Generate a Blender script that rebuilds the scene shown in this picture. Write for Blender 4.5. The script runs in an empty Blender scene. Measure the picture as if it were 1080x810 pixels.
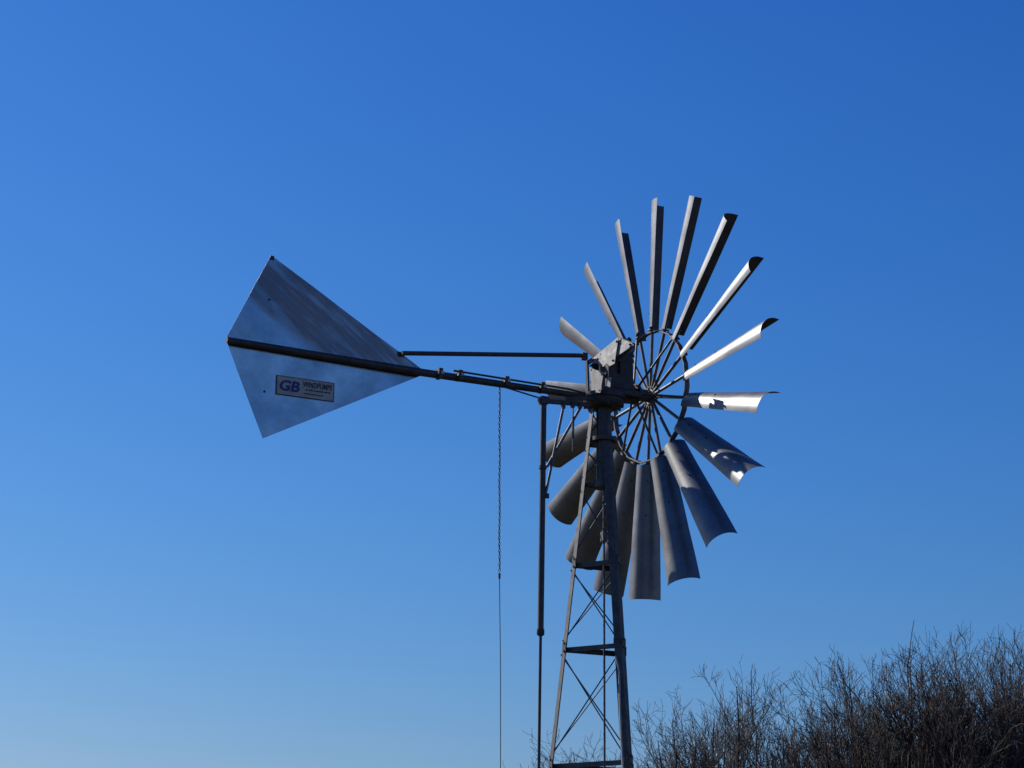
import bpy, bmesh, math, random
from mathutils import Vector, Matrix, noise
S = bpy.context.scene
COL = S.collection
R = math.radians
V = Vector

# ------------------------------------------------------------------ camera
W0, H0, FPX = 1080.0, 810.0, 2400.0
PITCH, ROLL = R(16.0), R(0.5)
EYE = V((0, 0, 1.6))
_f = V((0, math.cos(PITCH), math.sin(PITCH)))
_u0 = V((0, -math.sin(PITCH), math.cos(PITCH)))
_r0 = V((1, 0, 0))
_r = _r0 * math.cos(ROLL) + _u0 * math.sin(ROLL)
_u = _u0 * math.cos(ROLL) - _r0 * math.sin(ROLL)
cam = bpy.data.cameras.new('camera')
cam.sensor_width = 36.0
cam.lens = 36.0 * FPX / W0
cam.clip_end = 5000.0
camo = bpy.data.objects.new('camera', cam)
COL.objects.link(camo)
m3 = Matrix((_r, _u, -_f)).transposed()
camo.matrix_world = Matrix.Translation(EYE) @ m3.to_4x4()
S.camera = camo

# ------------------------------------------------------------------ sky, sun, exposure
SUN_AZ, SUN_EL = R(-56.0), R(37.0)
world = bpy.data.worlds.new('World')
S.world = world
world.use_nodes = True
nt = world.node_tree
sky = nt.nodes.new('ShaderNodeTexSky')
sky.sky_type = 'NISHITA'
sky.sun_disc = False
sky.sun_elevation = SUN_EL
sky.sun_rotation = SUN_AZ
sky.altitude = 0
sky.air_density = 1.6
sky.dust_density = 0.3
sky.ozone_density = 8.0
# deep, contrasty camera response for the clear blue air
def vm(op, a):
    n = nt.nodes.new('ShaderNodeVectorMath'); n.operation = op; n.inputs[1].default_value = a
    return n
k0 = vm('MULTIPLY', (0.1, 0.1, 0.1))
sp_ = nt.nodes.new('ShaderNodeSeparateXYZ'); cb_ = nt.nodes.new('ShaderNodeCombineXYZ')
nt.links.new(sky.outputs[0], k0.inputs[0]); nt.links.new(k0.outputs[0], sp_.inputs[0])
for i_, g_ in enumerate((2.166, 1.535, 1.121)):
    pw = nt.nodes.new('ShaderNodeMath'); pw.operation = 'POWER'; pw.inputs[1].default_value = g_
    nt.links.new(sp_.outputs[i_], pw.inputs[0]); nt.links.new(pw.outputs[0], cb_.inputs[i_])
k1 = vm('MULTIPLY', (16.9, 9.35, 10.4)); k2 = vm('MINIMUM', (8.5, 9.5, 10.5))
nt.links.new(cb_.outputs[0], k1.inputs[0]); nt.links.new(k1.outputs[0], k2.inputs[0])
nt.links.new(k2.outputs[0], nt.nodes['Background'].inputs[0])
nt.nodes['Background'].inputs[1].default_value = 0.10
sl = bpy.data.lights.new('sun', 'SUN')
sl.energy = 5.0
sl.angle = R(0.5)
sl.color = (1.0, 0.95, 0.87)
slo = bpy.data.objects.new('sun', sl)
COL.objects.link(slo)
SUN = V((math.sin(SUN_AZ) * math.cos(SUN_EL), math.cos(SUN_AZ) * math.cos(SUN_EL), math.sin(SUN_EL)))
slo.rotation_euler = SUN.to_track_quat('Z', 'Y').to_euler()
slo.location = SUN * 60
S.view_settings.view_transform = 'Standard'
S.view_settings.look = 'None'
S.view_settings.gamma = 1.0
S.view_settings.use_curve_mapping = False
S.view_settings.exposure = 0.0

# ------------------------------------------------------------------ helpers
def ray(px, py):
    return (_f + _r * ((px - W0 / 2) / FPX) - _u * ((py - H0 / 2) / FPX)).normalized()

def on_plane(px, py, p, n):
    d = ray(px, py)
    return EYE + d * ((p - EYE).dot(n) / d.dot(n))

def at_range(px, py, rng):
    return EYE + ray(px, py) * rng

class MB:
    """collects shapes, then becomes one mesh object"""
    def __init__(s):
        s.v = []; s.f = []; s.mi = []; s.sm = []
    def add(s, vs, fs, mat=0, smooth=False):
        b = len(s.v)
        s.v += [tuple(x) for x in vs]
        s.f += [tuple(i + b for i in f) for f in fs]
        s.mi += [mat] * len(fs); s.sm += [smooth] * len(fs)
        return s
    def tube(s, pts, rad, n=8, caps=True, mat=0, smooth=True, phase=0.0):
        pts = [V(p) for p in pts]
        if not hasattr(rad, '__len__'): rad = [rad] * len(pts)
        vs, fs = [], []
        ref = None
        for i, p in enumerate(pts):
            t = (pts[min(i + 1, len(pts) - 1)] - pts[max(i - 1, 0)])
            t.normalize()
            if ref is None:
                ref = t.cross(V((0, 0, 1)))
                if ref.length < 1e-3: ref = t.cross(V((1, 0, 0)))
            ref = (ref - t * ref.dot(t)).normalized()
            b = t.cross(ref)
            for k in range(n):
                a = 2 * math.pi * k / n + phase
                vs.append(p + (ref * math.cos(a) + b * math.sin(a)) * rad[i])
        for i in range(len(pts) - 1):
            for k in range(n):
                k2 = (k + 1) % n
                fs.append((i * n + k, i * n + k2, (i + 1) * n + k2, (i + 1) * n + k))
        s.add(vs, fs, mat, smooth)
        if caps:
            s.add(vs[:n], [tuple(reversed(range(n)))], mat)
            s.add(vs[-n:], [tuple(range(n))], mat)
        return s
    def prism(s, outline, ax_x, ax_y, p0, p1, mat=0):
        """extrude a 2D outline from p0 to p1"""
        p0, p1 = V(p0), V(p1); n = len(outline)
        vs = [p0 + ax_x * a + ax_y * b for a, b in outline] + [p1 + ax_x * a + ax_y * b for a, b in outline]
        fs = [tuple(reversed(range(n))), tuple(range(n, 2 * n))]
        fs += [(i, (i + 1) % n, n + (i + 1) % n, n + i) for i in range(n)]
        return s.add(vs, fs, mat)
    def box(s, c, ax, ay, az, hx, hy, hz, mat=0):
        c = V(c)
        return s.prism([(-hx, -hy), (hx, -hy), (hx, hy), (-hx, hy)], ax, ay, c - az * hz, c + az * hz, mat)
    def bar(s, p0, p1, up, w, h, mat=0):
        """flat bar: width w across up, height h along up"""
        p0, p1 = V(p0), V(p1); t = (p1 - p0).normalized()
        x = t.cross(up).normalized(); y = x.cross(t)
        return s.prism([(-w / 2, -h / 2), (w / 2, -h / 2), (w / 2, h / 2), (-w / 2, h / 2)], x, y, p0, p1, mat)
    def angle(s, p0, p1, x, y, w, th, mat=0):
        """rolled angle iron, corner on the line, flanges along x and y"""
        return s.prism([(0, 0), (w, 0), (w, th), (th, th), (th, w), (0, w)], x, y, p0, p1, mat)
    def plate(s, pts, n, th, mat=0):
        pts = [V(p) for p in pts]; k = len(pts)
        a = [p + n * (th / 2) for p in pts]; b = [p - n * (th / 2) for p in pts]
        fs = [tuple(range(k)), tuple(reversed(range(k, 2 * k)))] + [(i, k + i, k + (i + 1) % k, (i + 1) % k) for i in range(k)]
        return s.add(a + b, fs, mat)
    def bolt(s, c, n, r=0.011, h=0.01, mat=0):
        c = V(c)
        return s.tube([c - n * h, c + n * h], r, 6, True, mat, False)
    def build(s, name, mats, parent=None, label=None):
        me = bpy.data.meshes.new(name)
        me.from_pydata(s.v, [], s.f)
        for m in (mats if isinstance(mats, (list, tuple)) else [mats]): me.materials.append(m)
        me.polygons.foreach_set('material_index', s.mi)
        me.polygons.foreach_set('use_smooth', s.sm)
        bm = bmesh.new(); bm.from_mesh(me)
        bmesh.ops.recalc_face_normals(bm, faces=bm.faces[:])
        bm.to_mesh(me); bm.free()
        me.update()
        o = bpy.data.objects.new(name, me)
        COL.objects.link(o)
        if parent: o.parent = parent
        if label: o['label'] = label
        return o

def empty(name, loc, label, cat, group=None, rz=0.0):
    o = bpy.data.objects.new(name, None)
    COL.objects.link(o)
    o.location = loc; o.rotation_euler = (0, 0, rz); o.empty_display_size = 0.3
    o['label'] = label; o['category'] = cat
    if group: o['group'] = group
    return o

# ------------------------------------------------------------------ materials
def mat_base(name):
    m = bpy.data.materials.new(name); m.use_nodes = True
    t = m.node_tree
    return m, t, t.nodes['Principled BSDF']

def node(t, typ, **kw):
    n = t.nodes.new(typ)
    for k, v in kw.items(): setattr(n, k, v)
    return n

def ramp(t, stops):
    n = t.nodes.new('ShaderNodeValToRGB')
    e = n.color_ramp.elements
    while len(e) < len(stops): e.new(0.5)
    for q, (p, c) in zip(e, stops):
        q.position = p; q.color = (c[0], c[1], c[2], 1)
    return n

def metal(name, dark, light, metallic, r0, r1, scale=9.0, stretch=(1, 1, 1), rust=0.0, bump=0.15, spangle=0.0):
    m, t, b = mat_base(name)
    tc = node(t, 'ShaderNodeTexCoord')
    mp = node(t, 'ShaderNodeMapping'); mp.inputs['Scale'].default_value = stretch
    t.links.new(tc.outputs['Object'], mp.inputs[0])
    n1 = node(t, 'ShaderNodeTexNoise'); n1.inputs['Scale'].default_value = scale; n1.inputs['Detail'].default_value = 7
    n1.inputs['Roughness'].default_value = 0.62
    t.links.new(mp.outputs[0], n1.inputs['Vector'])
    rp = ramp(t, [(0.32, dark), (0.68, light)])
    t.links.new(n1.outputs['Fac'], rp.inputs[0])
    last = rp.outputs[0]
    if spangle:
        vo = node(t, 'ShaderNodeTexVoronoi'); vo.inputs['Scale'].default_value = 60
        t.links.new(tc.outputs['Object'], vo.inputs['Vector'])
        mx = node(t, 'ShaderNodeMix', data_type='RGBA', blend_type='SOFT_LIGHT'); mx.inputs[0].default_value = spangle
        t.links.new(last, mx.inputs[6]); t.links.new(vo.outputs['Color'], mx.inputs[7])
        bw = node(t, 'ShaderNodeHueSaturation'); bw.inputs['Saturation'].default_value = 0.15
        t.links.new(mx.outputs[2], bw.inputs['Color'])
        last = bw.outputs[0]
    if rust:
        n3 = node(t, 'ShaderNodeTexNoise'); n3.inputs['Scale'].default_value = 5.0; n3.inputs['Detail'].default_value = 9
        n3.inputs['Roughness'].default_value = 0.7
        t.links.new(tc.outputs['Object'], n3.inputs['Vector'])
        r3 = ramp(t, [(0.60, (0, 0, 0)), (0.76, (rust, rust, rust))])
        t.links.new(n3.outputs['Fac'], r3.inputs[0])
        mx = node(t, 'ShaderNodeMix', data_type='RGBA')
        t.links.new(r3.outputs[0], mx.inputs[0]); t.links.new(last, mx.inputs[6])
        mx.inputs[7].default_value = (0.10, 0.055, 0.03, 1)
        last = mx.outputs[2]
    t.links.new(last, b.inputs['Base Color'])
    b.inputs['Metallic'].default_value = metallic
    n2 = node(t, 'ShaderNodeTexNoise'); n2.inputs['Scale'].default_value = scale * 2.3; n2.inputs['Detail'].default_value = 5
    t.links.new(mp.outputs[0], n2.inputs['Vector'])
    mr = node(t, 'ShaderNodeMapRange'); mr.inputs[3].default_value = r0; mr.inputs[4].default_value = r1
    mr.inputs[1].default_value = 0.3; mr.inputs[2].default_value = 0.7
    t.links.new(n2.outputs['Fac'], mr.inputs[0]); t.links.new(mr.outputs[0], b.inputs['Roughness'])
    bp = node(t, 'ShaderNodeBump'); bp.inputs['Strength'].default_value = bump; bp.inputs['Distance'].default_value = 0.01
    t.links.new(n1.outputs['Fac'], bp.inputs['Height']); t.links.new(bp.outputs[0], b.inputs['Normal'])
    return m

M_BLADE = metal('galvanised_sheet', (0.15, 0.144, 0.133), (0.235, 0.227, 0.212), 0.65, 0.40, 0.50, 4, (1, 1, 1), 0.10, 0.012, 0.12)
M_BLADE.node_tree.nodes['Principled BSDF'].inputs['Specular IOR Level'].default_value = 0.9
M_FRONT = metal('shaded_sheet_front', (0.05, 0.05, 0.053), (0.09, 0.09, 0.095), 0.35, 0.5, 0.65, 6, rust=0.3, bump=0.02)  # concave blade fronts, colour darkened to paint in their shade
M_PANEL = metal('pale_panel_sheet', (0.42, 0.405, 0.38), (0.54, 0.52, 0.49), 0.15, 0.45, 0.6, 10, rust=0.4)
M_RIM = metal('bare_rim_steel', (0.085, 0.083, 0.078), (0.18, 0.172, 0.16), 0.45, 0.4, 0.6, 14, rust=0.5)
M_STEEL = metal('weathered_galvanised_steel', (0.048, 0.043, 0.039), (0.105, 0.097, 0.088), 0.2, 0.42, 0.62, 14, rust=0.55)
M_DARK = metal('dark_painted_steel', (0.028, 0.028, 0.031), (0.065, 0.065, 0.068), 0.2, 0.45, 0.65, 16, rust=0.6)
M_BOX = metal('gearbox_sheet', (0.15, 0.145, 0.136), (0.29, 0.28, 0.262), 0.1, 0.55, 0.7, 10, rust=0.5)
M_ROD = metal('thin_rod_steel', (0.075, 0.075, 0.078), (0.16, 0.16, 0.16), 0.4, 0.4, 0.6, 20, rust=0.6)

def flat(name, c, rough=0.6):
    m, t, b = mat_base(name)
    tc = node(t, 'ShaderNodeTexCoord')
    n1 = node(t, 'ShaderNodeTexNoise'); n1.inputs['Scale'].default_value = 22; n1.inputs['Detail'].default_value = 5
    t.links.new(tc.outputs['Object'], n1.inputs['Vector'])
    rp = ramp(t, [(0.3, [x * 0.8 for x in c]), (0.7, [min(1, x * 1.12) for x in c])])
    t.links.new(n1.outputs['Fac'], rp.inputs[0]); t.links.new(rp.outputs[0], b.inputs['Base Color'])
    b.inputs['Roughness'].default_value = rough
    return m
M_SIGN = flat('sign_cream', (0.45, 0.42, 0.35), 0.5)
M_BLUE = flat('sign_blue_ink', (0.008, 0.035, 0.20), 0.5)
M_INK = flat('sign_dark_ink', (0.03, 0.035, 0.06), 0.5)
M_CONC = flat('concrete', (0.33, 0.32, 0.30), 0.9)

# ------------------------------------------------------------------ ground
def ground():
    m, t, b = mat_base('rough_winter_grass')
    tc = node(t, 'ShaderNodeTexCoord')
    n1 = node(t, 'ShaderNodeTexNoise'); n1.inputs['Scale'].default_value = 0.15; n1.inputs['Detail'].default_value = 12
    n2 = node(t, 'ShaderNodeTexNoise'); n2.inputs['Scale'].default_value = 6; n2.inputs['Detail'].default_value = 8
    for n in (n1, n2): t.links.new(tc.outputs['Object'], n.inputs['Vector'])
    r1 = ramp(t, [(0.35, (0.02, 0.024, 0.009)), (0.65, (0.045, 0.034, 0.019))])
    r2 = ramp(t, [(0.3, (0.5, 0.5, 0.5)), (0.7, (1.1, 1.1, 1.1))])
    t.links.new(n1.outputs['Fac'], r1.inputs[0]); t.links.new(n2.outputs['Fac'], r2.inputs[0])
    mx = node(t, 'ShaderNodeMix', data_type='RGBA', blend_type='MULTIPLY'); mx.inputs[0].default_value = 1
    t.links.new(r1.outputs[0], mx.inputs[6]); t.links.new(r2.outputs[0], mx.inputs[7])
    t.links.new(mx.outputs[2], b.inputs['Base Color']); b.inputs['Roughness'].default_value = 0.95
    vs, fs = [], []
    N = 60
    def c(i): u = (i / N) * 2 - 1; return math.copysign(abs(u) ** 3, u) * 1500
    for i in range(N + 1):
        for j in range(N + 1):
            x, y = c(i), c(j)
            d = math.hypot(x, y - 17)
            z = noise.noise(V((x * 0.03, y * 0.03, 0))) * min(1.2, max(0, d - 12) * 0.02)
            vs.append((x, y, z))
    for i in range(N):
        for j in range(N):
            a = i * (N + 1) + j
            fs.append((a, a + N + 1, a + N + 2, a + 1))
    g = MB().add(vs, fs, 0, True).build('ground', m)
    g['kind'] = 'structure'
ground()

# ------------------------------------------------------------------ windpump frame
TH = R(60.9)
AX = V((math.sin(TH), math.cos(TH), 0))       # rotor axis, away from the tail
HX = V((math.cos(TH), -math.sin(TH), 0))      # across the head, towards the camera
UP = V((0, 0, 1))
HUB = at_range(685.8, 418.3, 17.5)
TWR = HUB - AX * 0.42                          # a point on the tower axis
CX, CY = TWR.x, TWR.y
ZH = HUB.z
BASE = V((CX, CY, 0))
pump = empty('windpump', BASE, 'tall steel windpump with fan of curved grey blades, kite shaped tail and lattice tower', 'windpump')
def fin(mb, name, mats, parent=pump, label=None):
    """geometry is written in world metres; move it under its parent"""
    off = BASE
    mb.v = [(x - off.x, y - off.y, z - off.z) for x, y, z in mb.v]
    return mb.build(name, mats, parent, label)

# ---- tower
def zof(py, px=634):
    return on_plane(px, py, V((CX, CY, 0)), V((0, 1, 0))).z
Z_TOP = zof(424)
SPLAY = 0.113
R_TOP = 0.095
LA = [R(180 - 3.6), R(60 - 3.6), R(-60 - 3.6)]
def legp(k, z, extra=0.0):
    r = R_TOP + (Z_TOP - z) * SPLAY + extra - (0.05 if k else 0.0)
    return V((CX + math.cos(LA[k]) * r, CY + math.sin(LA[k]) * r, z))
GZ0 = [zof(594), zof(683), zof(806)]
for k in range(3):
    mb = MB()
    out = V((math.cos(LA[k]), math.sin(LA[k]), 0)); tan = V((-out.y, out.x, 0))
    x = (-out + tan).normalized(); y = (-out - tan).normalized()
    x = (-out * 0.5 + tan * 0.866); y = (-out * 0.5 - tan * 0.866)
    mb.angle(legp(k, 0.0), legp(k, Z_TOP), x, y, 0.052, 0.006)
    for zz in (zof(594), zof(683), zof(806)):
        p = legp(k, zz)
        for s_, ax in ((1, x), (-1, y)):
            for dz in (-0.03, 0.03):
                nn = ax.cross(UP).normalized()
                mb.bolt(p + ax * 0.03 + V((0, 0, dz)), nn, 0.009, 0.012)
    for zz in GZ0:
        for ax_, o_ in ((x, y), (y, x)):
            mb.box(legp(k, zz) + ax_ * 0.028 - o_ * 0.0032, ax_, UP, o_, 0.026, 0.034, 0.0025)
    fin(mb, 'tower_leg', M_STEEL)
    f = MB().box(legp(k, 0.05), V((1, 0, 0)), V((0, 1, 0)), UP, 0.16, 0.16, 0.10)
    fin(f, 'footing', M_CONC)
GZ = [zof(468), zof(510), zof(594), zof(683), zof(806), 1.55, 0.2]
for gi, z in enumerate(GZ):
    for k in range(3):
        a, b = legp(k, z, -0.012), legp((k + 1) % 3, z, -0.012)
        t = (b - a).normalized(); inn = UP.cross(t)
        w = 0.036 if gi > 1 else 0.026
        mb = MB().angle(a + t * 0.012, b - t * 0.012, inn if (V((CX, CY, z)) - a).dot(inn) > 0 else -inn, UP * -1, w, 0.005)
        fin(mb, 'tower_girt', M_STEEL)
BZ = [Z_TOP - 0.02] + GZ
for i in range(len(BZ) - 1):
    if i == 6: continue
    z1, z0 = BZ[i] - 0.05, BZ[i + 1] + 0.05
    for k in range(3):
        for (ka, kb) in ((k, (k + 1) % 3), ((k + 1) % 3, k)):
            a, b = legp(ka, z1, -0.004 if ka == k else 0.006), legp(kb, z0, -0.004 if ka == k else 0.006)
            mb = MB().tube([a, b], 0.0048 if i > 1 else 0.0055, 6)
            fin(mb, 'brace_rod', M_ROD)
# mast pipe and bearing collar inside the tower head
z_m = zof(512)
mb = MB().tube([V((CX, CY, z_m)), V((CX, CY, Z_TOP + 0.02))], 0.056, 20)
mb.tube([V((CX, CY, z_m - 0.02)), V((CX, CY, z_m + 0.03))], 0.085, 20)
mb.tube([V((CX, CY, zof(464) - 0.015)), V((CX, CY, zof(464) + 0.015))], 0.1, 20)
fin(mb, 'mast_pipe', M_STEEL)
mb = MB().tube([V((CX, CY, 0.3)), V((CX, CY, z_m))], 0.008, 8)
zc = zof(566)
mb.box(V((CX, CY, zc)), HX, AX, UP, 0.02, 0.02, 0.035)
mb.tube([V((CX, CY, zc - 0.05)), V((CX, CY, zc + 0.06))], 0.014, 10)
fin(mb, 'pump_rod', M_ROD)

# ---- head: turntable, gearbox frame, sheet covers
C0 = V((CX, CY, 0))
def hp(a, h, z): return V((CX, CY, ZH)) + AX * a + HX * h + UP * z
zt = Z_TOP - ZH
mb = MB().tube([hp(0, 0, zt - 0.05), hp(0, 0, zt - 0.03), hp(0, 0, zt + 0.015)], [0.12, 0.155, 0.155], 28)
mb.tube([hp(0, 0, zt + 0.017), hp(0, 0, zt + 0.05)], 0.17, 28)
for k in range(10):
    a = k * math.pi / 5
    mb.bolt(hp(0.142 * math.cos(a), 0.142 * math.sin(a), zt - 0.035), UP, 0.011, 0.014)
fin(mb, 'turntable', M_DARK)

A0, A1, HW = -0.085, 0.20, 0.115
zb = zt + 0.052
mb = MB()
# base rails and side frames
for s in (-1, 1):
    mb.box(hp((A0 + A1 + 0.08) / 2, s * (HW - 0.02), zb + 0.02), AX, HX, UP, (A1 + 0.08 - A0) / 2, 0.02, 0.02)
    mb.angle(hp(A0, s * HW, zb + 0.042), hp(A0 - 0.01, s * (HW - 0.0), 0.235), AX, -HX * s, 0.03, 0.005)
    mb.angle(hp(A1, s * HW, zb + 0.042), hp(A1 - 0.02, s * HW, 0.40), -AX, -HX * s, 0.035, 0.005)
    mb.bar(hp(A0 + 0.005, s * (HW - 0.016), 0.22), hp(A1 - 0.02, s * (HW - 0.016), 0.40), UP, 0.006, 0.035)
    mb.bar(hp(A0 + 0.03, s * (HW - 0.02), 0.06), hp(A1 - 0.03, s * (HW - 0.02), 0.20), UP, 0.006, 0.03)
for a in (A0 + 0.02, A1 + 0.02):
    mb.box(hp(a, 0, zb + 0.02), AX, HX, UP, 0.018, HW - 0.042, 0.018)
# bearing blocks
for a in (0.06, 0.24):
    mb.box(hp(a, 0, -0.03), AX, HX, UP, 0.03, 0.055, abs(-0.03 - zb - 0.04) if False else 0.035)
    mb.tube([hp(a - 0.035, 0, 0.0), hp(a + 0.035, 0, 0.0)], 0.05, 18)
    for s in (-1, 1): mb.bolt(hp(a, s * 0.045, 0.01), UP, 0.011, 0.04)
mb.box(hp(0.15, 0, zb + 0.0), AX, HX, UP, 0.12, 0.05, 0.018)
fin(mb, 'gearbox_frame', M_DARK)

mb = MB().box(hp(0.085, 0, 0.12), AX, HX, UP, 0.075, HW - 0.02, 0.14)  # solid boxes added inside the head to block sunlight
mb.box(hp(0.10, 0, 0.295), AX, HX, UP, 0.055, HW - 0.03, 0.034)
fin(mb, 'head_light_block', M_DARK)
# side plates with openings (built as strips round the holes)
def side_plate(s, mb):
    h = s * (HW + 0.004)
    def P(pts, off=0.0): mb.plate([hp(a, h + s * off, z) for a, z in pts], HX, 0.004)
    P([(-0.03, -0.01), (0.19, -0.01), (0.19, 0.10), (-0.03, 0.10)])
    P([(-0.03, 0.101), (0.03, 0.101), (0.03, 0.20), (-0.03, 0.20)])
    P([(0.075, 0.101), (0.19, 0.101), (0.19, 0.20), (0.075, 0.20)])
    P([(-0.06, 0.201), (0.19, 0.201), (0.185, 0.33), (0.09, 0.33)])
for s in (-1, 1):
    mb = MB(); side_plate(s, mb); fin(mb, 'side_plate', M_DARK)
# rear sheet panel
rn = (-AX * 0.99 + UP * 0.02).normalized(); rc = hp(A0 - 0.045, 0, 0.10)
mb = MB().plate([on_plane(x, y, rc, rn) for x, y in ((621.8, 387.5), (636.8, 393), (633.2, 414.3), (624.3, 413.4))], rn, 0.003)
mb.plate([on_plane(x, y, rc - rn * 0.02, rn) for x, y in ((641, 397), (645, 398.5), (643.5, 408.5), (640, 407))], rn, 0.003)
for x, y in ((623.5, 390), (634.5, 395), (632, 411.5)): mb.bolt(on_plane(x, y, rc, rn), rn, 0.006, 0.006)
fin(mb, 'rear_panel', M_BOX)

# crank wheel and connecting arm
mb = MB()
mb.tube([hp(0.135, -0.015, 0.0), hp(0.165, -0.015, 0.0)], 0.10, 24)
mb.bar(hp(0.13, 0.02, 0.06), hp(0.11, 0.0, 0.27), AX, 0.03, 0.012)
mb.tube([hp(0.10, -0.09, 0.27), hp(0.10, 0.09, 0.27)], 0.014, 10)
mb.tube([hp(0.03, 0.0, 0.27), hp(0.03, 0.0, -0.05)], 0.012, 10)
fin(mb, 'crank', M_DARK)
# hood: steep rear sheet plus folded ridge cap
pn = (-AX * 0.85 + UP * 0.30 + HX * 0.25).normalized()
pc = hp(-0.10, 0.0, 0.30)
def kp(pts, off=0.0): return [on_plane(x, y, pc + pn * off, pn) for x, y in pts]
mb = MB().plate(kp([(620.5, 381.5), (652.5, 355.3), (648.2, 383.5), (643, 386.3), (640.5, 383.2), (636, 387), (632, 382.8), (627, 383.2)]), pn, 0.003)
mb.plate(kp([(653.2, 355.6), (667.5, 361.5), (663, 367.5), (649.8, 376.5)], -0.012), pn, 0.003)
mb.plate(kp([(669.5, 365.5), (668.5, 369.5), (661.5, 373.2)], -0.03), pn, 0.003)
mb.bar(*kp([(652, 356), (668.5, 362.5)], -0.02), UP, 0.02, 0.012, 1)
mb.bar(*kp([(652, 357), (647.5, 384)], -0.012), UP, 0.012, 0.008, 1)
for q in kp([(625, 381), (650, 360), (646, 380), (629.5, 378.5), (664, 363)]): mb.bolt(q, pn, 0.009, 0.009, 1)
mb.bar(*kp([(645, 383), (663, 368)], -0.06), UP, 0.05, 0.01, 1)
fin(mb, 'hood', [M_BOX, M_DARK])

# ---- rotor
PH = R(-4.2)
R_RIM = 0.513
hubmb = MB()
hubmb.tube([HUB - AX * 0.25, HUB + AX * 0.05], 0.028, 18)
hubmb.tube([HUB - AX * 0.15, HUB + AX * 0.035], 0.048, 20)
for a in (-0.135, 0.0):
    hubmb.tube([HUB + AX * (a - 0.008), HUB + AX * (a + 0.008)], 0.082, 24, True, 1 if a == 0.0 else 0)
    for k in range(9):
        q = 2 * math.pi * (k + .5) / 9
        hubmb.bolt(HUB + AX * a + (HX * math.cos(q) + UP * math.sin(q)) * 0.066, AX, 0.008, 0.017)
hubmb.tube([HUB + AX * 0.035, HUB + AX * 0.06], [0.04, 0.02], 16)
rotor = fin(hubmb, 'rotor', [M_STEEL, M_PANEL])

def rad(phi): return HX * math.cos(phi) + UP * math.sin(phi)
def tng(phi): return -HX * math.sin(phi) + UP * math.cos(phi)
# rim: 18-sided rolled flat bar on edge
mb = MB()
N = 18
vs = []
for k in range(N):
    d = rad(PH + (k + 0.0) * 2 * math.pi / N)
    for rr, a in ((R_RIM - 0.005, -0.02), (R_RIM + 0.005, -0.02), (R_RIM + 0.005, 0.02), (R_RIM - 0.005, 0.02)):
        vs.append(HUB + d * rr + AX * a)
fs = []
for k in range(N):
    k2 = (k + 1) % N
    for e in range(4):
        e2 = (e + 1) % 4
        fs.append((k * 4 + e, k * 4 + e2, k2 * 4 + e2, k2 * 4 + e))
mb.add(vs, fs)
for k in range(N):
    for dlt in (-0.035, 0.035):
        ph = PH + k * 2 * math.pi / N
        mb.bolt(HUB + rad(ph) * (R_RIM - 0.004) + tng(ph) * dlt, rad(ph), 0.008, 0.012)
fin(mb, 'rotor_rim', M_RIM, rotor)

# blades: rolled sheets, convex side to the tail
BETA = R(49)
R_IN, R_OUT = 0.535, 1.565
C_IN, C_OUT = 0.172, 0.246
ARC = R(114)
def blade_mesh(phi, rnd):
    mb = MB()
    d, t = rad(phi), tng(phi)
    nu, na = 10, 10
    front, back = [], []
    dev = R(rnd.uniform(-2.0, 2.0)); lenj = rnd.uniform(-0.012, 0.012); sd = rnd.uniform(0, 50)
    for i in range(nu + 1):
        u = i / nu
        r = R_IN + (R_OUT + lenj - R_IN) * u
        c = C_IN + (C_OUT - C_IN) * u
        be = BETA + dev + R(5) * (0.5 - u)
        ch = t * math.cos(be) + AX * math.sin(be)
        nn = AX * math.cos(be) - t * math.sin(be)       # concave side, faces the wind
        rc = c / (2 * math.sin(ARC / 2))
        for j in range(na + 1):
            a = (j / na - 0.5) * ARC
            p = HUB + d * r + ch * (rc * math.sin(a)) + nn * (-rc * math.cos(a) + rc * (1 + math.cos(ARC / 2)) / 2)
            rn = (ch * math.sin(a) - nn * math.cos(a))
            p = p + rn * (0.004 * noise.noise(V((u * 3.1, a * 1.2, sd))))
            back.append(p + rn * 0.001); front.append(p - rn * 0.001)
    nv = len(back); w = na + 1
    fs = []
    for i in range(nu):
        for j in range(na):
            a = i * w + j
            fs.append((a, a + 1, a + w + 1, a + w)); fs.append((nv + a, nv + a + w, nv + a + w + 1, nv + a + 1))
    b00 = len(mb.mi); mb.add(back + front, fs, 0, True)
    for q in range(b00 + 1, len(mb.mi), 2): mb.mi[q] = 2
    ed = []
    for i in range(nu):
        for j in (0, na):
            a = i * w + j; ed.append((a, a + w, nv + a + w, nv + a))
    for j in range(na):
        for i in (0, nu):
            a = i * w + j; ed.append((a, a + 1, nv + a + 1, nv + a))
    allv = back + front
    for f in ed: mb.add([allv[q] for q in f], [(0, 1, 2, 3)])
    # rivets where the blade arm is fixed
    be = BETA + dev
    nn = AX * math.cos(be) - t * math.sin(be)
    rc = ((C_IN + C_OUT) / 2) / (2 * math.sin(ARC / 2))
    for u in (0.12, 0.38):
        c = C_IN + (C_OUT - C_IN) * u; rcc = c / (2 * math.sin(ARC / 2))
        p = HUB + d * (R_IN + (R_OUT - R_IN) * u) + nn * (-rcc + rcc * (1 + math.cos(ARC / 2)) / 2)
        mb.bolt(p, nn, 0.007, 0.006, 1)
    return mb
rnd = random.Random(4)
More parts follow.
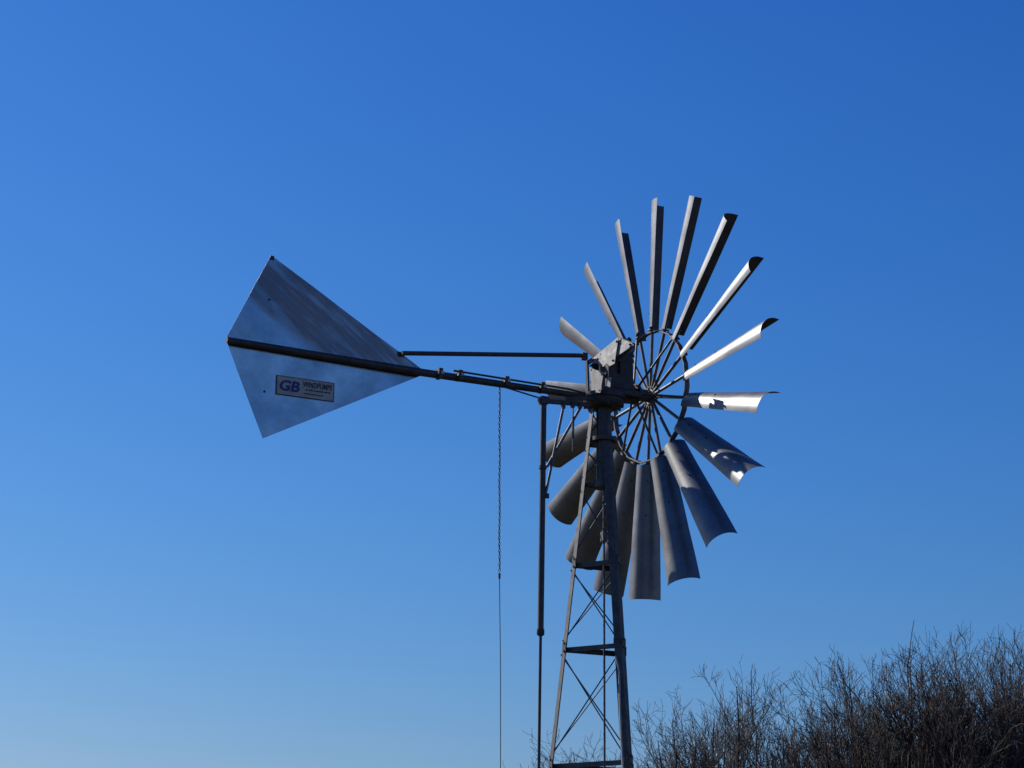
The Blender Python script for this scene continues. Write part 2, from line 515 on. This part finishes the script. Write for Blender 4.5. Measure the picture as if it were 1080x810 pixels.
for k in range(N):
    ph = PH + R(10) + k * 2 * math.pi / N - R(10) + R(10)
    ph = PH + R(10) + k * R(20)
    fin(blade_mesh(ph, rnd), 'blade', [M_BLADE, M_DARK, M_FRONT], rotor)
    d, t = rad(ph), tng(ph)
    mb = MB()
    p0, p1 = HUB + d * 0.06 + t * -0.012, HUB + d * 0.98 + t * -0.012
    p0, p1 = p0 - AX * 0.016, p1 - AX * 0.016
    mb.tube([HUB + d * 0.06, HUB + d * 0.60], 0.0125, 10)
    mb.box(HUB + d * (R_RIM + 0.012) - AX * 0.004, t, d, AX, 0.02, 0.006, 0.03)
    mb.bolt(HUB + d * (R_RIM + 0.06) - AX * 0.012, AX, 0.008, 0.008)
    fin(mb, 'spoke', M_RIM, rotor)
for k in range(6):
    ph = PH + R(10) + R(60 * k) - R(20) + R(60)
    d = rad(ph)
    mb = MB().tube([HUB - AX * 0.135 + d * 0.075, HUB - AX * 0.03 + d * (R_RIM - 0.01)], 0.009, 8)
    fin(mb, 'stay_rod', M_STEEL, rotor)

# ---- tail boom, vane and plate
# boom is level and passes the tower axis; its heading is solved from its two ends
PB = on_plane(634, 420.8, V((CX, CY, 0)), V((0, 1, 0)))
PB = V((CX, CY, PB.z))
E_ = on_plane(239, 358.5, PB, UP)
BD = (E_ - PB).normalized()
TN = BD.cross(UP).normalized()
if TN.y > 0: TN = -TN                                # towards the camera
print('tail heading', math.degrees(math.atan2(-BD.x, -BD.y)), 'axis', math.degrees(TH), 'len', (E_ - PB).length, 'hub z', ZH, 'ztop', Z_TOP)
def tp(px, py, off=0.0): return on_plane(px, py, PB + TN * off, TN)
b_out = tp(239, 358.5); b_tip = tp(446, 393); b_in = tp(622, 419)
mb = MB()
mb.tube([b_out, b_tip.lerp(b_in, 0.0), b_in], [0.023, 0.029, 0.0235], 12)
q0, q1 = tp(478, 390.8, 0.03), tp(600, 410.3, 0.03)
mb.tube([q0, q1, tp(618, 415, 0.03)], 0.008, 8)
for x, y in ((463, 394.2), (484, 396.2), (533, 402.8), (571, 409)):
    mb.box(tp(x, y), BD, TN, UP, 0.016, 0.036, 0.036)
    mb.bolt(tp(x, y, 0.04), TN, 0.011, 0.008)
    mb.box(tp(x + 4, y - 1.5, 0.037), BD, TN, UP, 0.012, 0.004, 0.01, 1)  # pale tab, its colour paints the sunlit glint of a bolt
mb.tube([tp(531, 408, 0.02), tp(573, 421, 0.04)], 0.006, 6)
boom = fin(mb, 'tail_boom', [M_DARK, M_PANEL])
mb = MB().tube([tp(424, 372.5), tp(619, 375)], 0.017, 10)
mb.box(tp(616, 376), BD, TN, UP, 0.022, 0.02, 0.026)
fin(mb, 'tie_bar', M_DARK)

def vane_mat():
    m, t, b = mat_base('weathered_tail_sheet')
    tc = node(t, 'ShaderNodeTexCoord')
    # rotate into the sheet: x along the boom, y up
    def plane(rot, sc):
        mp = node(t, 'ShaderNodeMapping'); mp.vector_type = 'TEXTURE'; mp.inputs['Rotation'].default_value = rot; mp.inputs['Scale'].default_value = sc
        t.links.new(tc.outputs['UV'], mp.inputs[0]); return mp
    st = plane((0, 0, R(-37)), (1.1, 0.13, 1.0))
    n1 = node(t, 'ShaderNodeTexNoise'); n1.inputs['Scale'].default_value = 1.6; n1.inputs['Detail'].default_value = 8; n1.inputs['Roughness'].default_value = 0.6
    t.links.new(st.outputs[0], n1.inputs['Vector'])
    n2 = node(t, 'ShaderNodeTexNoise'); n2.inputs['Scale'].default_value = 3.4; n2.inputs['Detail'].default_value = 9; n2.inputs['Roughness'].default_value = 0.62
    t.links.new(tc.outputs['UV'], n2.inputs['Vector'])
    sep = node(t, 'ShaderNodeSeparateXYZ'); t.links.new(tc.outputs['UV'], sep.inputs[0])
    # old dirty oxide band on the upper sheet, with a ragged lower edge
    ad = node(t, 'ShaderNodeMath', operation='MULTIPLY_ADD'); ad.inputs[1].default_value = 0.62
    t.links.new(sep.outputs[0], ad.inputs[0]); t.links.new(sep.outputs[1], ad.inputs[2])
    ad2 = node(t, 'ShaderNodeMath', operation='MULTIPLY_ADD'); ad2.inputs[1].default_value = 0.30
    t.links.new(n2.outputs['Fac'], ad2.inputs[0]); t.links.new(ad.outputs[0], ad2.inputs[2])
    mr = node(t, 'ShaderNodeMapRange'); mr.inputs[1].default_value = 0.54; mr.inputs[2].default_value = 0.64
    t.links.new(ad2.outputs[0], mr.inputs[0])
    up = node(t, 'ShaderNodeMath', operation='GREATER_THAN'); up.inputs[1].default_value = 0.0
    t.links.new(sep.outputs[1], up.inputs[0])
    mk = node(t, 'ShaderNodeMath', operation='MULTIPLY'); t.links.new(mr.outputs[0], mk.inputs[0]); t.links.new(up.outputs[0], mk.inputs[1])
    rs = ramp(t, [(0.36, (0.25, 0.25, 0.25)), (0.58, (1, 1, 1))])
    t.links.new(n1.outputs['Fac'], rs.inputs[0])
    mk2 = node(t, 'ShaderNodeMath', operation='MULTIPLY'); t.links.new(mk.outputs[0], mk2.inputs[0]); t.links.new(rs.outputs[0], mk2.inputs[1])
    clean = ramp(t, [(0.3, (0.25, 0.27, 0.305)), (0.52, (0.385, 0.41, 0.45)), (0.7, (0.52, 0.54, 0.58))])
    t.links.new(n2.outputs['Fac'], clean.inputs[0])
    dirt = ramp(t, [(0.3, (0.06, 0.056, 0.058)), (0.5, (0.13, 0.12, 0.126)), (0.72, (0.29, 0.27, 0.29))])
    t.links.new(n1.outputs['Fac'], dirt.inputs[0])
    mx = node(t, 'ShaderNodeMix', data_type='RGBA')
    t.links.new(mk2.outputs[0], mx.inputs[0]); t.links.new(clean.outputs[0], mx.inputs[6]); t.links.new(dirt.outputs[0], mx.inputs[7])
    t.links.new(mx.outputs[2], b.inputs['Base Color'])
    b.inputs['Metallic'].default_value = 0.92
    rg = node(t, 'ShaderNodeMapRange'); rg.inputs[3].default_value = 0.24; rg.inputs[4].default_value = 0.42
    t.links.new(mk2.outputs[0], rg.inputs[0]); t.links.new(rg.outputs[0], b.inputs['Roughness'])
    bp = node(t, 'ShaderNodeBump'); bp.inputs['Strength'].default_value = 0.06; bp.inputs['Distance'].default_value = 0.02
    t.links.new(n2.outputs['Fac'], bp.inputs['Height']); t.links.new(bp.outputs[0], b.inputs['Normal'])
    return m
M_VANE = vane_mat()

def vane():
    c_top, c_out, c_bot, c_tip = tp(286, 269, -0.034), tp(238, 357, -0.034), tp(277, 462.5, -0.034), tp(450.5, 393.6, -0.034)
    mid = c_out
    mb = MB()
    NS = 14
    # upper and lower sheets as fine grids with a slight waviness, solid 2 mm
    uv = []
    for apex in (c_top, c_bot):
        rows = []
        for i in range(NS + 1):
            row = []
            for j in range(NS + 1 - i):
                a, b_ = i / NS, j / NS
                p = c_out + (apex - c_out) * a + (c_tip - c_out) * b_
                x = (p - c_out).dot(BD) ; z = p.z - c_out.z
                p = p + TN * (noise.noise(V((x * 2.2, z * 2.2, 3.1))) * 0.006)
                row.append(p)
            rows.append(row)
        idx = {}
        vs = []
        for i, row in enumerate(rows):
            for j, p in enumerate(row):
                idx[(i, j)] = len(vs); vs.append(p)
        nv = len(vs); fs = []
        for i in range(NS):
            for j in range(NS - i):
                fs.append((idx[(i, j)], idx[(i, j + 1)], idx[(i + 1, j)]))
                if j < NS - i - 1: fs.append((idx[(i, j + 1)], idx[(i + 1, j + 1)], idx[(i + 1, j)]))
        fs2 = [tuple(reversed([q + nv for q in f])) for f in fs]
        ed = []
        ring = [idx[(0, j)] for j in range(NS + 1)] + [idx[(i, NS - i)] for i in range(1, NS + 1)] + [idx[(i, 0)] for i in range(NS - 1, 0, -1)]
        for a, b_ in zip(ring, ring[1:] + ring[:1]): ed.append((a, b_, b_ + nv, a + nv))
        mb.add([p + TN * 0.001 for p in vs] + [p - TN * 0.001 for p in vs], fs + fs2 + ed)
    for (x, y) in ((284, 316), (279, 413)):
        mb.bolt(tp(x, y, -0.034), TN, 0.008, 0.006, 1)
    for (x, y) in ((287, 272), (421, 373)):
        mb.box(tp(x, y, -0.034), BD, TN, UP, 0.014, 0.006, 0.014, 1)
    o = fin(mb, 'tail_vane', [M_VANE, M_DARK])
    me = o.data
    lay = me.uv_layers.new(name='sheet')
    for l in me.loops:
        p = V(me.vertices[l.vertex_index].co) + BASE - c_out
        lay.data[l.index].uv = (-(p.dot(BD)), p.z)
    return o
vn = vane()
# stiffener channel behind boom line so that boom carries the sheets
def nameplate():
    p00, p10, p11, p01 = tp(291, 415.5, -0.028), tp(352.5, 424, -0.028), tp(354, 404.5, -0.028), tp(293.5, 395.5, -0.028)
    cx = (p10 - p00).normalized(); cy = (p01 - p00); cy = (cy - cx * cy.dot(cx)).normalized()
    wd, ht = ((p10 - p00).length + (p11 - p01).length) / 2, ((p01 - p00).length + (p11 - p10).length) / 2
    nrm = cx.cross(cy); nrm = nrm if nrm.dot(TN) > 0 else -nrm
    mb = MB()
    def rect(x0, y0, x1, y1, off, th, mat):
        c = p00 + cx * ((x0 + x1) / 2 * wd) + cy * ((y0 + y1) / 2 * ht) + nrm * off
        mb.box(c, cx, cy, nrm, (x1 - x0) / 2 * wd, (y1 - y0) / 2 * ht, th, mat)
    rect(0, 0, 1, 1, 0, 0.0015, 0)
    b = 0.012
    rect(0, 0, 1, b * 2.5, 0.002, 0.0012, 2); rect(0, 1 - b * 2.5, 1, 1, 0.002, 0.0012, 2)
    rect(0, b * 2.5, b, 1 - b * 2.5, 0.002, 0.0012, 2); rect(1 - b, b * 2.5, 1, 1 - b * 2.5, 0.002, 0.0012, 2)
    def text(s, x0, y0, x1, y1, mat, shear=0.0, fat=0.0):
        cu = bpy.data.curves.new('lettering', 'FONT'); cu.body = s; cu.shear = shear; cu.offset = fat; cu.resolution_u = 3
        to = bpy.data.objects.new('lettering', cu); COL.objects.link(to)
        dg = bpy.context.evaluated_depsgraph_get()
        me = bpy.data.meshes.new_from_object(to.evaluated_get(dg))
        xs = [v.co.x for v in me.vertices]; ys = [v.co.y for v in me.vertices]
        mx, Mx, my, My = min(xs), max(xs), min(ys), max(ys)
        vs = [p00 + cx * ((x0 + (v.co.x - mx) / (Mx - mx) * (x1 - x0)) * wd) + cy * ((y0 + (v.co.y - my) / (My - my) * (y1 - y0)) * ht) + nrm * 0.004 for v in me.vertices]
        mb.add(vs, [tuple(p.vertices) for p in me.polygons], mat)
        bpy.data.objects.remove(to); bpy.data.meshes.remove(me); bpy.data.curves.remove(cu)
    text('GB', 0.055, 0.22, 0.40, 0.80, 1, 0.18, 0.035)
    text('WINDPUMPS', 0.455, 0.56, 0.96, 0.86, 2, 0.1, 0.022)
    # two lines of small print, too fine to read in the photograph
    x = 0.50
    for w in (0.05, 0.07, 0.16, 0.11): rect(x, 0.40, x + w, 0.46, 0.003, 0.0008, 2); x += w + 0.015
    x = 0.47
    for w in (0.12, 0.09, 0.10): rect(x, 0.20, x + w, 0.25, 0.003, 0.0008, 2); x += w + 0.015
    fin(mb, 'nameplate', [M_SIGN, M_BLUE, M_INK], vn, 'cream plate reading GB WINDPUMPS in blue and dark letters')
nameplate()

# ---- side arm carrying the furling pole
PA = PB + TN * 0.10
def ap(px, py, off=0.0): return on_plane(px, py, PA + TN * off, TN)
mb = MB()
mb.bar(ap(568, 422.5), ap(622, 427), UP, 0.03, 0.03)
mb.plate([ap(574, 418.5), ap(594, 419.5), ap(593, 426), ap(575, 423)], TN, 0.006, 1)
mb.box(ap(573.5, 422.5), BD, TN, UP, 0.03, 0.028, 0.028)
for x, y in ((594, 428), (604, 427), (611.5, 428)): mb.box(ap(x, y, 0.012), BD, TN, UP, 0.012, 0.014, 0.022)
mb.bar(ap(596, 421, -0.03), ap(626, 420, -0.03), UP, 0.02, 0.03)
fin(mb, 'side_arm', [M_DARK, M_BOX])
def vline(px, y0, y1, p_top, lean):
    """vertical line hanging from p_top reaching image height y1; lean is small"""
    return None
top = ap(573.3, 424)
def down(top, z, dx=0.0): return V((top.x + dx, top.y, z))
z_joint = on_plane(571.5, 668, top, V((0, 1, 0))).z
mb = MB()
lean = -0.008
mb.tube([top, V((top.x + lean * (top.z - z_joint), top.y, z_joint))], 0.0225, 12)
j = V((top.x + lean * (top.z - z_joint), top.y, z_joint))
mb.tube([j + V((0, 0, 0.03)), j + V((0, 0, -0.01)), j + V((0, 0, -0.02))], [0.028, 0.028, 0.015], 12)
mb.tube([j, V((j.x + lean * (j.z - 0.4), j.y, 0.4))], 0.011, 8)
zc = on_plane(573, 493, top, V((0, 1, 0))).z
mb.tube([V((top.x, top.y, zc - 0.012)) + V((lean * (top.z - zc), 0, 0)), V((top.x, top.y, zc + 0.012)) + V((lean * (top.z - zc), 0, 0))], 0.03, 12)
zc = on_plane(573, 523, top, V((0, 1, 0))).z
mb.box(V((top.x + lean * (top.z - zc) + 0.02, top.y, zc)), V((1, 0, 0)), V((0, 1, 0)), UP, 0.03, 0.016, 0.016)
fin(mb, 'furling_pole', M_DARK)
for (x0, y0), (x1, y1), off, rr in (((594, 430), (575, 523), 0.01, 0.011), ((611.5, 431), (577, 492), -0.03, 0.011)):
    mb = MB().tube([ap(x0, y0, off), ap(x1, y1, 0.0)], rr, 8)
    fin(mb, 'arm_strut', M_ROD)
mb = MB()
s0, s1 = ap(604.5, 430, 0.02), ap(604, 476, 0.02)
mb.tube([s0, s1], 0.0045, 6)
pts = []
for i in range(90):
    u = i / 89; a = u * 2 * math.pi * 14
    pts.append(s0.lerp(s1, 0.2 + 0.5 * u) + V((math.cos(a), math.sin(a), 0)) * 0.009)
mb.tube(pts, 0.003, 5)
fin(mb, 'arm_spring', M_ROD)
# pale tube, its colour stands in for a sunlit strip along the leg
mb = MB()
yl = legp(2, zof(740)) + V((0, -0.02, 0))
pp = [on_plane(x, y, yl + V((0, -0.0008 * (y - 740), 0)), V((0, 1, 0))) for x, y in ((649, 692), (651.3, 700), (652.8, 708), (653.3, 725), (653.8, 745), (655, 775), (656.8, 806), (660, 860))]
mb.tube(pp, 0.0075, 6)
fin(mb, 'lit_strip', flat('pale_lit_strip', (0.45, 0.43, 0.40)))

# ---- pull chain hanging from the boom
ctop = tp(527, 407.5)
zce = on_plane(526, 606, ctop, V((0, 1, 0))).z
chain = empty('pull_chain', V((ctop.x, ctop.y, ctop.z)), 'thin pull chain with a wire tail hanging straight down from the tail boom', 'chain')
def loc(mb): mb.v = [(x - ctop.x, y - ctop.y, z - ctop.z) for x, y, z in mb.v]; return mb
mb = MB()
L, n_l = 0.024, int((ctop.z - zce) / 0.024)
for i in range(n_l):
    z = ctop.z - (i + 0.5) * L
    dx = V((1, 0, 0)) if i % 2 else V((0, 1, 0))
    dx = (dx + V((0.5, 0.3, 0))).normalized() if i % 2 else (V((-0.3, 0.5, 0))).normalized()
    o = V((ctop.x + 0.012 * (i / n_l) + 0.0015 * math.sin(i * 0.37), ctop.y, z))
    pts = []
    for q in range(9):
        a = 2 * math.pi * q / 8
        pts.append(o + dx * (0.006 * math.cos(a)) + UP * (0.0155 * math.sin(a)))
    mb.tube(pts, 0.003, 4, False)
loc(mb).build('chain', M_DARK, chain)
mb = MB()
zr = zce
mb.tube([V((ctop.x + 0.012, ctop.y, zr + 0.01)), V((ctop.x + 0.012, ctop.y, zr - 0.03))], 0.009, 8)
mb.tube([V((ctop.x + 0.012, ctop.y, zr)), V((ctop.x + 0.027, ctop.y, zr - 0.7)), V((ctop.x + 0.034, ctop.y, zr - 1.4)), V((ctop.x + 0.04, ctop.y, 0.9))], 0.0034, 5)
loc(mb).build('wire', M_ROD, chain)

# ------------------------------------------------------------------ bare trees
def bark(name, c0, c1):
    m, t, b = mat_base(name)
    tc = node(t, 'ShaderNodeTexCoord')
    n1 = node(t, 'ShaderNodeTexNoise'); n1.inputs['Scale'].default_value = 4; n1.inputs['Detail'].default_value = 8
    t.links.new(tc.outputs['Object'], n1.inputs['Vector'])
    rp = ramp(t, [(0.3, c0), (0.7, c1)]); t.links.new(n1.outputs['Fac'], rp.inputs[0])
    t.links.new(rp.outputs[0], b.inputs['Base Color']); b.inputs['Roughness'].default_value = 0.85
    return m
BARKS = [bark('brown_bark', (0.032, 0.023, 0.018), (0.082, 0.06, 0.046)),
         bark('grey_bark', (0.042, 0.034, 0.029), (0.098, 0.08, 0.066)),
         bark('reddish_bark', (0.034, 0.023, 0.018), (0.08, 0.055, 0.043))]

class Twigs:
    def __init__(s): s.v = []; s.f = []
    def seg(s, pts, rads, n=3):
        b = len(s.v)
        for i, p in enumerate(pts):
            t = pts[min(i + 1, len(pts) - 1)] - pts[max(i - 1, 0)]
            t.normalize()
            x = t.cross(V((0.31, 0.95, 0.1))).normalized(); y = t.cross(x)
            for k in range(n):
                a = 2 * math.pi * k / n
                s.v.append(p + (x * math.cos(a) + y * math.sin(a)) * rads[i])
        for i in range(len(pts) - 1):
            for k in range(n):
                k2 = (k + 1) % n
                s.f.append((b + i * n + k, b + i * n + k2, b + (i + 1) * n + k2, b + (i + 1) * n + k))
    def build(s, name, mat, parent):
        me = bpy.data.meshes.new(name); me.from_pydata([tuple(p) for p in s.v], [], s.f)
        me.materials.append(mat); me.update()
        o = bpy.data.objects.new(name, me); COL.objects.link(o); o.parent = parent
        return o

def tree(px, y_top, half_px, rng, seed, label, mat, stems=8, upright=0.5, dens=1.0, spikes=()):
    r = random.Random(seed)
    p = at_range(px, y_top, rng)
    top = p.z; spread = half_px / FPX * rng
    base = V((p.x, p.y, 0))
    root = empty('bare_tree', base, label, 'tree', 'bare trees beyond the windpump')
    tr, cr = Twigs(), Twigs()
    H = top
    def jit(a): return V((r.uniform(-a, a), r.uniform(-a, a), r.uniform(-a, a)))
    def grow(o, d, length, rad, lvl, out, segs):
        pts = [o.copy()]; rads = [rad]; d = d.normalized()
        tip = max(0.0024, rad * 0.35)
        for i in range(segs):
            d = (d + jit(0.26 if lvl < 2 else 0.32) + UP * (0.12 * upright)).normalized()
            pts.append(pts[-1] + d * (length / segs)); rads.append(rad + (tip - rad) * (i + 1) / segs)
        out.seg(pts, rads, 6 if lvl == 0 else (4 if lvl == 1 else 3))
        return pts, rads
    def kids(pts, rads, length, lvl):
        if lvl > 3: return
        n = {1: int(9 * dens), 2: int(7 * dens), 3: 3}[lvl]
        for _ in range(n):
            u = r.uniform(0.18, 1.0) ** 0.85
            i = min(int(u * (len(pts) - 1)), len(pts) - 2)
            q = pts[i].lerp(pts[i + 1], u * (len(pts) - 1) - i)
            if q.z < 0.30 * H: continue
            t = (pts[i + 1] - pts[i]).normalized()
            side = t.cross(jit(1.0)).normalized()
            ang = R(r.uniform(18, 60))
            d = t * math.cos(ang) + side * math.sin(ang) + UP * 0.35 * upright
            ln = length * r.uniform(0.35, 0.65) * (1.15 - 0.5 * u)
            ln = min(ln, max(0.12, (H - q.z) * 1.1 + r.uniform(-0.05, 0.12)))
            ln = max(ln, 0.14)
            rr = max(0.0028, rads[i] * 0.55)
            pp, r2 = grow(q, d, ln, rr, lvl + 1, cr, 4 if lvl < 3 else 3)
            kids(pp, r2, ln, lvl + 1)
    # short trunk
    th = H * r.uniform(0.12, 0.2)
    pts, rads = grow(V((0, 0, -0.1)), UP + jit(0.1), th + 0.1, 0.10 + 0.012 * H, 0, tr, 4)
    stems = int(stems * 1.4)
    for s in range(stems):
        a = 2 * math.pi * (s + r.uniform(-0.3, 0.3)) / stems
        rho = spread * math.sqrt(r.uniform(0.03, 1.0))
        hz = H * (1 - 0.14 * (rho / spread) ** 2) - r.uniform(0.1, 1.0)
        tgt = V((math.cos(a) * rho, math.sin(a) * rho, hz))
        o = pts[-1] + jit(0.05)
        mid = o.lerp(tgt, 0.45) + V((math.cos(a), math.sin(a), 0)) * rho * 0.22 + jit(0.25)
        line = [o.lerp(mid, u) .lerp(mid.lerp(tgt, u), u) + jit(0.05) for u in [i / 9 for i in range(10)]]
        line[0] = o
        r0 = (0.05 + 0.006 * H) * r.choice((0.6, 0.9, 1.5))
        rl = [r0 + (0.006 - r0) * (i / 9) ** 0.75 for i in range(10)]
        tr.seg(line, rl, 6)
        ln = (tgt - o).length
        # children of the limb
        n = int(20 * dens)
        for _ in range(n):
            u = r.uniform(0.28, 0.96)
            i = min(int(u * 9), 8); q = line[i].lerp(line[i + 1], u * 9 - i)
            if q.z < 0.35 * H and r.random() < 0.7: continue
            t = (line[i + 1] - line[i]).normalized()
            side = t.cross(jit(1.0)).normalized()
            ang = R(r.uniform(16, 50))
            d = t * math.cos(ang) + side * math.sin(ang) + UP * 0.3 * upright
            l2 = ln * r.uniform(0.18, 0.34) * (1.25 - 0.65 * u)
            l2 = min(l2, max(0.25, (H - q.z) * 1.1))
            pp, r2 = grow(q, d, l2, max(0.006, rl[i] * 0.42), 1, cr, 5)
            kids(pp, r2, l2, 2)
    for (sx, sy, lean) in spikes:                    # long shoots standing clear of the crown
        e = at_range(sx, sy, rng) - base
        s0 = V((e.x + lean / FPX * rng, e.y, e.z - (1.0 if abs(lean) < 15 else 0.5)))
        pp = [s0.lerp(e, u) + V((-0.05 * math.sin(u * 3.14), 0, 0)) + jit(0.012) for u in [i / 7 for i in range(8)]]
        cr.seg(pp, [0.010 - 0.006 * i / 7 for i in range(8)], 4)
        for u, sd in ((0.35, 1), (0.5, -1), (0.62, 1), (0.62, -1)):
            q = pp[int(u * 7)]
            cr.seg([q, q + V((0.07 * sd, 0.02, 0.05)), q + V((0.13 * sd, 0.03, 0.13))], [0.005, 0.004, 0.003])
    tr.build('trunk', mat, root); cr.build('crown', mat, root)
    return root

TREES = [
 (612, 772, 62, 33, 11, 'low sparse bare bush seen behind the tower legs', 1, 7, 0.2, 0.8, ()),
 (690, 744, 42, 32, 12, 'small bare tree just right of the tower leg', 1, 7, 0.35, 0.9, ()),
 (733, 722, 46, 31, 13, 'slender bare tree second to the right of the tower', 1, 8, 0.5, 0.9, ()),
 (786, 709, 52, 30, 14, 'taller grey bare tree left of the dip in the line of bare trees', 1, 9, 0.6, 0.95, ((794, 700, 4),)),
 (856, 718, 46, 31, 15, 'reddish bare tree just right of the dip in the line of bare trees', 2, 9, 0.6, 1.0, ()),
 (902, 702, 50, 29, 16, 'bare tree with one long bent shoot leaning left at its top', 0, 9, 0.6, 1.0, ((884, 698, 22),)),
 (958, 688, 52, 28, 17, 'dark bare tree with a single tall forked shoot rising above it', 0, 10, 0.7, 1.0, ((965, 653, -9),)),
 (1022, 672, 62, 27.5, 18, 'tallest dense dark bare tree near the right end', 0, 13, 0.8, 1.1, ()),
 (1092, 672, 56, 28.5, 19, 'bare tree at the far right end cut by the picture edge', 2, 11, 0.8, 1.0, ()),
 (820, 774, 64, 36, 20, 'lower reddish bare tree filling the dip in the line of bare trees', 2, 10, 0.5, 1.0, ()),
 (925, 752, 66, 35, 21, 'lower bare tree behind the one with the bent shoot', 2, 11, 0.6, 1.0, ()),
 (1000, 728, 70, 34, 22, 'lower bare tree behind the dense dark ones on the right', 2, 12, 0.6, 1.1, ()),
 (720, 770, 60, 37, 23, 'lower faint bare tree behind the slender ones beside the tower', 1, 9, 0.4, 0.9, ()),
]
for (px, yt, hw, rg, sd, lab, mi, st, up_, dn, sp) in TREES:
    tree(px, yt, hw, rg, sd, lab, BARKS[mi], st, up_, dn, sp)
